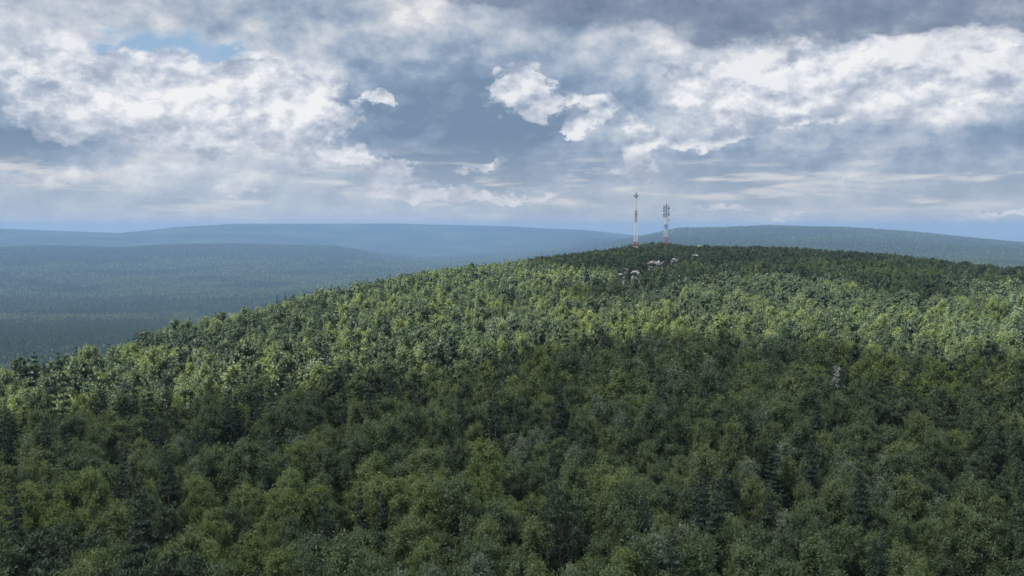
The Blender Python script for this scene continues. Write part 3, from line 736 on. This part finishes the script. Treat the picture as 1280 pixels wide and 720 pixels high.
for k, ((px, py, w, h), (rx, ry, R), lab) in enumerate(zip(OUT, rockpos, RLAB)):
    s = R / F_PX; W_, top = w * s, z_of(R, px, py - h / 2); gz = float(height(rx, ry)); rg = random.Random(40 + k)
    e = empty('rock_outcrop', (rx, ry, gz), -math.atan2(rx, ry)); tag(e, lab, 'rock', 'rock outcrops on the hilltop')
    nb = max(3, int(w / 2.2)); Ht = top - gz
    for b in range(nb):                                    # the base masses, then slabs heaped and tilted on top
        u = (b + .5) / nb - .5; o = link('slab', boulder(k * 31 + b, W_ / nb * rg.uniform(.7, 1.1), rg.uniform(2.5, 4.5), Ht * rg.uniform(.30, .45)), e)
        o.location = (u * W_ * .9, rg.uniform(-1, 1) + 1.5, Ht * .38); o.rotation_euler = (0, rg.uniform(-.1, .1), rg.uniform(0, .6))
        o = link('slab', boulder(k * 31 + b + 15, W_ / nb * rg.uniform(.6, 1.15), rg.uniform(1.6, 3.0), h * s * rg.uniform(.14, .28)), e)
        o.location = (u * W_, rg.uniform(-1.6, .4), Ht * (1 - .34 * abs(u) * 2 * rg.uniform(.2, 1)) - h * s * rg.uniform(.1, .35)); o.rotation_euler = (rg.uniform(-.2, .35), rg.uniform(-.45, .45), rg.uniform(-.5, .5))

# ------------------------------------------------------------------ the two lattice masts
def paint(name, c, rough=.5):
    m, t, b = new_mat(name, rough, .4)
    gg = t.nodes.new('ShaderNodeNewGeometry'); n = noise(t, Ex(t, gg.outputs['Position']).v('MULTIPLY', (1.4, 1.4, .25)), 1.0, 4, .6)
    cc = mix(t, smooth(t, n, .45, .7) * .45, c, tuple(v * .55 for v in c)); t.links.new(cc.s, b.inputs['Base Color']); return m
M_RED = paint('faded_red_mast_paint', (.40, .13, .10)); M_WHITE = paint('white_mast_paint', (.74, .73, .71)); M_STEEL = paint('dark_galvanised_steel', (.11, .12, .14)); M_DISH = paint('grey_dish_radome', (.13, .145, .17))
M_CONC, t__, b__ = new_mat('concrete_footing', .9, .2); b__.inputs['Base Color'].default_value = (.32, .31, .29, 1)
def beam(bm, a, b, r):
    a, b = Vector(a), Vector(b); d = b - a; m = Matrix.Translation((a + b) / 2) @ d.to_track_quat('Z', 'Y').to_matrix().to_4x4()
    bmesh.ops.create_cone(bm, cap_ends=True, segments=6, radius1=r, radius2=r, depth=d.length, matrix=m)
def bm_obj(name, bm, mat, parent):
    me = bpy.data.meshes.new(name); bm.to_mesh(me); bm.free(); me.materials.append(mat); return link(name, me, parent)
def lattice(root, H_, prof, bands, panel, leg_r, br_r, nlegs=4):
    """prof(z)->half width; bands=[(z0,z1,material)]: each painted band of the lattice is a section"""
    for (z0, z1, mt) in bands:
        bm = bmesh.new(); n = max(1, round((z1 - z0) / panel))
        for i in range(n):
            za, zb = z0 + (z1 - z0) * i / n, z0 + (z1 - z0) * (i + 1) / n; wa, wb = prof(za), prof(zb)
            ca = [(wa * sx * 1.0, wa * sy * 1.0, za) for sx, sy in ((-1, -1), (1, -1), (1, 1), (-1, 1))]
            cb_ = [(wb * sx * 1.0, wb * sy * 1.0, zb) for sx, sy in ((-1, -1), (1, -1), (1, 1), (-1, 1))]
            for q in range(4):
                q2 = (q + 1) % 4
                beam(bm, ca[q], cb_[q], leg_r); beam(bm, ca[q], cb_[q2], br_r); beam(bm, ca[q2], cb_[q], br_r); beam(bm, cb_[q], cb_[q2], br_r)
        bm_obj('lattice_section', bm, mt, root)
def dish(root, x, y, z, az_, r=1.2, d=.8):
    bm = bmesh.new(); dirv = Vector((math.cos(az_), math.sin(az_), 0)); m = Matrix.Translation(Vector((x, y, z)) + dirv * (r * .2 + .5)) @ dirv.to_track_quat('Z', 'Y').to_matrix().to_4x4()
    bmesh.ops.create_cone(bm, cap_ends=True, segments=20, radius1=r * .55, radius2=r, depth=d * .4, matrix=m @ Matrix.Translation((0, 0, -d * .3)))
    bmesh.ops.create_cone(bm, cap_ends=True, segments=20, radius1=r, radius2=r, depth=d * .5, matrix=m @ Matrix.Translation((0, 0, d * .16)))
    o = bm_obj('dish_antenna', bm, M_DISH, root)
    b2 = bmesh.new(); beam(b2, (x, y, z), Vector((x, y, z)) + dirv * .6, .12); beam(b2, (x, y, z - .8), (x, y, z + .8), .1); bm_obj('mounting_arm', b2, M_STEEL, o)
def panel_ant(root, x, y, z, az_, h=2.4):
    bm = bmesh.new(); m = Matrix.Translation((x + math.cos(az_) * .5, y + math.sin(az_) * .5, z)) @ Matrix.Rotation(az_, 4, 'Z') @ Matrix.Diagonal((.28, .5, h, 1))
    bmesh.ops.create_cube(bm, size=1.0, matrix=m); bmesh.ops.bevel(bm, geom=bm.edges[:], offset=.05, segments=1, affect='EDGES')
    o = bm_obj('panel_antenna', bm, M_DISH, root)
    b2 = bmesh.new(); beam(b2, (x, y, z - h * .6), (x, y, z + h * .6), .08); bm_obj('mounting_arm', b2, M_STEEL, o)
def platform(root, z, r, rail=1.2):
    bm = bmesh.new(); bmesh.ops.create_cone(bm, cap_ends=True, segments=12, radius1=r, radius2=r, depth=.25, matrix=Matrix.Translation((0, 0, z)))
    o = bm_obj('platform', bm, M_STEEL, root); b2 = bmesh.new()
    for k in range(12):
        a, b = 2 * math.pi * k / 12, 2 * math.pi * (k + 1) / 12; p = (r * math.cos(a), r * math.sin(a)); q = (r * math.cos(b), r * math.sin(b))
        beam(b2, (*p, z), (*p, z + rail), .06); beam(b2, (*p, z + rail), (*q, z + rail), .06); beam(b2, (*p, z + rail * .5), (*q, z + rail * .5), .05)
    bm_obj('railing', b2, M_STEEL, o)
def footing(root, w):
    bm = bmesh.new()
    for sx in (-1, 1):
        for sy in (-1, 1): bmesh.ops.create_cube(bm, size=1.0, matrix=Matrix.Translation((sx * w, sy * w, -.2)) @ Matrix.Diagonal((1.4, 1.4, 1.6, 1)))
    bm_obj('footing', bm, M_CONC, root)
def ladder(root, z0, z1, prof):
    bm = bmesh.new(); n = int((z1 - z0) / 3)
    for k in range(n):
        za, zb = z0 + (z1 - z0) * k / n, z0 + (z1 - z0) * (k + 1) / n; ya, yb = prof(za) * .9, prof(zb) * .9
        for s in (-.25, .25): beam(bm, (s, ya, za), (s, yb, zb), .05)
        for q in range(6): zz = za + (zb - za) * q / 6; beam(bm, (-.25, ya, zz), (.25, ya, zz), .03)
    bm_obj('ladder', bm, M_STEEL, root)
def place_mast(k, topy, lab):
    px, R, yb = MASTS[k]; mx, my = mastpos[k]; gz = float(height(mx, my)); zt = z_of(R, px, topy)
    e = empty('lattice_mast', (mx, my, gz + .5), R_(14 if k == 0 else 32)); tag(e, lab, 'mast', 'lattice radio masts on the hilltop'); return e, zt - gz - .5
m1, H1 = place_mast(0, 239, 'slender red and white lattice mast with round top platform, left of the two')
prof1 = lambda z: 2.7 + (0.95 - 2.7) * min(1.0, (z / (H1 * .62))) ** .85
B1 = [0, .19, .26, .40, .55, .72, .915]; mats1 = [M_WHITE, M_RED, M_WHITE, M_WHITE, M_RED, M_WHITE]
lattice(m1, H1, prof1, [(H1 * a, H1 * b, m) for a, b, m in zip(B1[:-1], B1[1:], mats1)], 3.6, .13, .075)
footing(m1, 2.7); ladder(m1, 1, H1 * .91, prof1); platform(m1, H1 * .92, 2.6, 1.6); platform(m1, H1 * .66, 1.6)
bm = bmesh.new(); beam(bm, (0, 0, H1 * .91), (0, 0, H1 * .962), .55); beam(bm, (0, 0, H1 * .96), (0, 0, H1 * .975), .75); bm_obj('antenna_drum', bm, M_STEEL, m1)
bm = bmesh.new(); beam(bm, (0, 0, H1 * .97), (0, 0, H1 * 1.0), .12); bm_obj('whip_antenna', bm, M_STEEL, m1)
for a in (0.3, 2.4, 4.5): panel_ant(m1, math.cos(a) * 1.9, math.sin(a) * 1.9, H1 * .935, a, 2.2)
m2, H2 = place_mast(1, 249, 'thicker straight red and white lattice mast crowded with dishes, right of the two')
prof2 = lambda z: 2.55 - .95 * z / H2
B2 = [0, .28, .42, .52, .66, .70, .86]; mats2 = [M_RED, M_WHITE, M_STEEL, M_WHITE, M_RED, M_STEEL]
lattice(m2, H2, prof2, [(H2 * a, H2 * b, m) for a, b, m in zip(B2[:-1], B2[1:], mats2)], 4.0, .17, .10)
footing(m2, 2.6); ladder(m2, 1, H2 * .85, prof2); platform(m2, H2 * .86, 2.6); platform(m2, H2 * .70, 2.9); platform(m2, H2 * .48, 2.6)
bm = bmesh.new(); beam(bm, (0, 0, H2 * .86), (0, 0, H2 * .95), .30); bm_obj('antenna_pole', bm, M_STEEL, m2)
bm = bmesh.new(); beam(bm, (0, 0, H2 * .95), (0, 0, H2 * 1.0), .13); bm_obj('whip_antenna', bm, M_STEEL, m2)
for (z, a, r) in ((.84, 2.7, 1.5), (.83, .2, 1.4), (.78, 3.3, 1.6), (.74, .1, 1.2), (.71, 2.9, 1.7), (.70, -.5, 1.4), (.67, 3.6, 1.1), (.60, .2, 1.0)):
    p = prof2(H2 * z) * 1.15 + 1.1; a -= R_(32); dish(m2, math.cos(a) * p, math.sin(a) * p, H2 * z, a, r * 1.08, 1.2)
for (z, a) in ((.88, 0.), (.88, 1.57), (.88, 3.14), (.80, .2), (.80, 2.8), (.73, 3.0)):
    a -= R_(32); panel_ant(m2, math.cos(a) * 3.1, math.sin(a) * 3.1, H2 * z, a, 3.0)

# ------------------------------------------------------------------ open meadow far behind the hilltop
mm, mt_, mb_ = new_mat('meadow_grass', .95, .05)
gg = mt_.nodes.new('ShaderNodeNewGeometry'); mc = ramp(mt_, noise(mt_, Ex(mt_, gg.outputs['Position']), .02, 4, .6), [(.35, (.07, .10, .035)), (.65, (.11, .14, .05))]); mt_.links.new(mc.s, mb_.inputs['Base Color'])
ra = np.linspace(0, 1, 14); aa = np.linspace(0, 2 * math.pi, 49)[:-1]
MV = []; 
for r_ in ra:
    for a in aa:
        R = 2000 + 150 * r_ * math.sin(a); v = pix_dir(876 + 22 * r_ * math.cos(a), 306); hh = math.hypot(v.x, v.y); x, y = v.x / hh * R, v.y / hh * R
        MV.append((x, y, float(height(x, y)) + .6))
MF = [(i * 48 + k, i * 48 + (k + 1) % 48, (i + 1) * 48 + (k + 1) % 48, (i + 1) * 48 + k) for i in range(13) for k in range(48)]
tag(link('meadow', mesh_np('meadow', MV, MF, (mm,), True)), kind='structure')

# ------------------------------------------------------------------ clouds overhead whose shade lies on the woods (high above the picture)
cmat = bpy.data.materials.new('cloud_white'); cmat.use_nodes = True; ct = cmat.node_tree; ct.nodes.clear()
co = ct.nodes.new('ShaderNodeOutputMaterial'); cd = ct.nodes.new('ShaderNodeBsdfDiffuse'); ctr = ct.nodes.new('ShaderNodeBsdfTranslucent'); cmx = ct.nodes.new('ShaderNodeMixShader')
cd.inputs[0].default_value = (.9, .9, .9, 1); ctr.inputs[0].default_value = (.55, .58, .62, 1); cmx.inputs[0].default_value = .3
ct.links.new(cd.outputs[0], cmx.inputs[1]); ct.links.new(ctr.outputs[0], cmx.inputs[2]); ctp = ct.nodes.new('ShaderNodeBsdfTransparent'); cm2 = ct.nodes.new('ShaderNodeMixShader'); cm2.inputs[0].default_value = .38     # thin cloud lets some sun through
ct.links.new(cmx.outputs[0], cm2.inputs[1]); ct.links.new(ctp.outputs[0], cm2.inputs[2]); ct.links.new(cm2.outputs[0], co.inputs[0])
cmat2 = cmat.copy(); [n for n in cmat2.node_tree.nodes if n.name == cm2.name][0].inputs[0].default_value = .50; cmat2.name = 'thin_cloud_white'
def cloud(poly, base_z, alt, cell, rag, seed, mat=cmat):
    """poly: ground points of the shaded area; the cloud floats alt metres up towards the sun"""
    P0 = np.array([p[:2] for p in poly], float); sh = np.array([sun_vec.x, sun_vec.y]) * alt / sun_vec.z
    Q = np.roll(P0, -1, 0)
    lo, hi_ = P0.min(0) - rag * 2, P0.max(0) + rag * 2
    xs = np.arange(lo[0], hi_[0], cell); ys = np.arange(lo[1], hi_[1], cell); X, Y = np.meshgrid(xs, ys, indexing='ij')
    ins = np.zeros(X.shape, bool); dist = np.full(X.shape, 1e9)
    for a, b in zip(P0, Q):
        t = np.clip(((X - a[0]) * (b[0] - a[0]) + (Y - a[1]) * (b[1] - a[1])) / (((b - a) ** 2).sum() + 1e-9), 0, 1)
        dist = np.minimum(dist, np.hypot(X - a[0] - t * (b[0] - a[0]), Y - a[1] - t * (b[1] - a[1])))
        c = (a[1] > Y) != (b[1] > Y)
        with np.errstate(divide='ignore', invalid='ignore'):
            ins ^= c & (X < (b[0] - a[0]) * (Y - a[1]) / (b[1] - a[1] + 1e-12) + a[0])
    d = np.where(ins, dist, -dist) + fbm(X / (rag * 3) + seed, Y / (rag * 3), 4) * rag * 2.2 + fbm(X / rag * 1.6, Y / rag * 1.6 + seed, 3) * rag * .7
    k = d > 0; top = np.sqrt(np.maximum(d, 0)) * math.sqrt(rag) * .9 * (1 + fbm(X / rag, Y / rag, 4) * 1.1) + 2; bot = -np.sqrt(np.maximum(d, 0)) * math.sqrt(rag) * .15 - 1
    n = X.size; idt = np.arange(n).reshape(X.shape); zc_ = base_z + alt
    Vt = np.stack([X + sh[0], Y + sh[1], zc_ + top], -1).reshape(-1, 3); Vb = np.stack([X + sh[0], Y + sh[1], zc_ + bot], -1).reshape(-1, 3)
    cellk = k[:-1, :-1] & k[1:, :-1] & k[1:, 1:] & k[:-1, 1:]
    q = np.stack([idt[:-1, :-1], idt[1:, :-1], idt[1:, 1:], idt[:-1, 1:]], -1)[cellk]
    E = np.concatenate([q[:, [0, 1]], q[:, [1, 2]], q[:, [2, 3]], q[:, [3, 0]]]); key = np.sort(E, 1); _, inv, cnt = np.unique(key, axis=0, return_inverse=True, return_counts=True)
    bd = E[cnt[inv.ravel()] == 1]
    Fa = np.concatenate([q, q[:, ::-1] + n, np.stack([bd[:, 1], bd[:, 0], bd[:, 0] + n, bd[:, 1] + n], 1)])
    used, inv2 = np.unique(Fa, return_inverse=True); VV = np.concatenate([Vt, Vb])[used]
    me = mesh_np('cloud', VV, inv2.reshape(Fa.shape), (mat,), True); tag(link('cloud', me), kind='structure')
def gp(lst, extra=None): return [canopy_hit(px, py, extra)[:2] for px, py in lst]
def polar(px, R):
    v = pix_dir(px, 330); hh = math.hypot(v.x, v.y); return (v.x / hh * R, v.y / hh * R)
near_shade = gp([(-250, 590), (0, 562), (150, 540), (300, 522), (430, 500), (560, 478), (640, 462), (720, 446), (840, 440), (930, 452), (1040, 462), (1150, 468), (1280, 470), (1500, 480)]) + [(330, 40), (200, -120), (-200, -120), (-330, 60)]
cloud(near_shade, 10, 2000, 8, 52, 1)
top_shade = gp([(668, 335), (690, 360), (720, 378), (790, 380), (860, 368), (920, 362), (1000, 368), (1060, 376), (1120, 396), (1160, 388), (1220, 372), (1300, 366), (1500, 380)]) + [polar(1500, 1500), polar(1100, 1560), polar(800, 1560), polar(664, 1300), polar(655, 900)]
cloud(top_shade, 30, 2000, 12, 60, 4, cmat2)
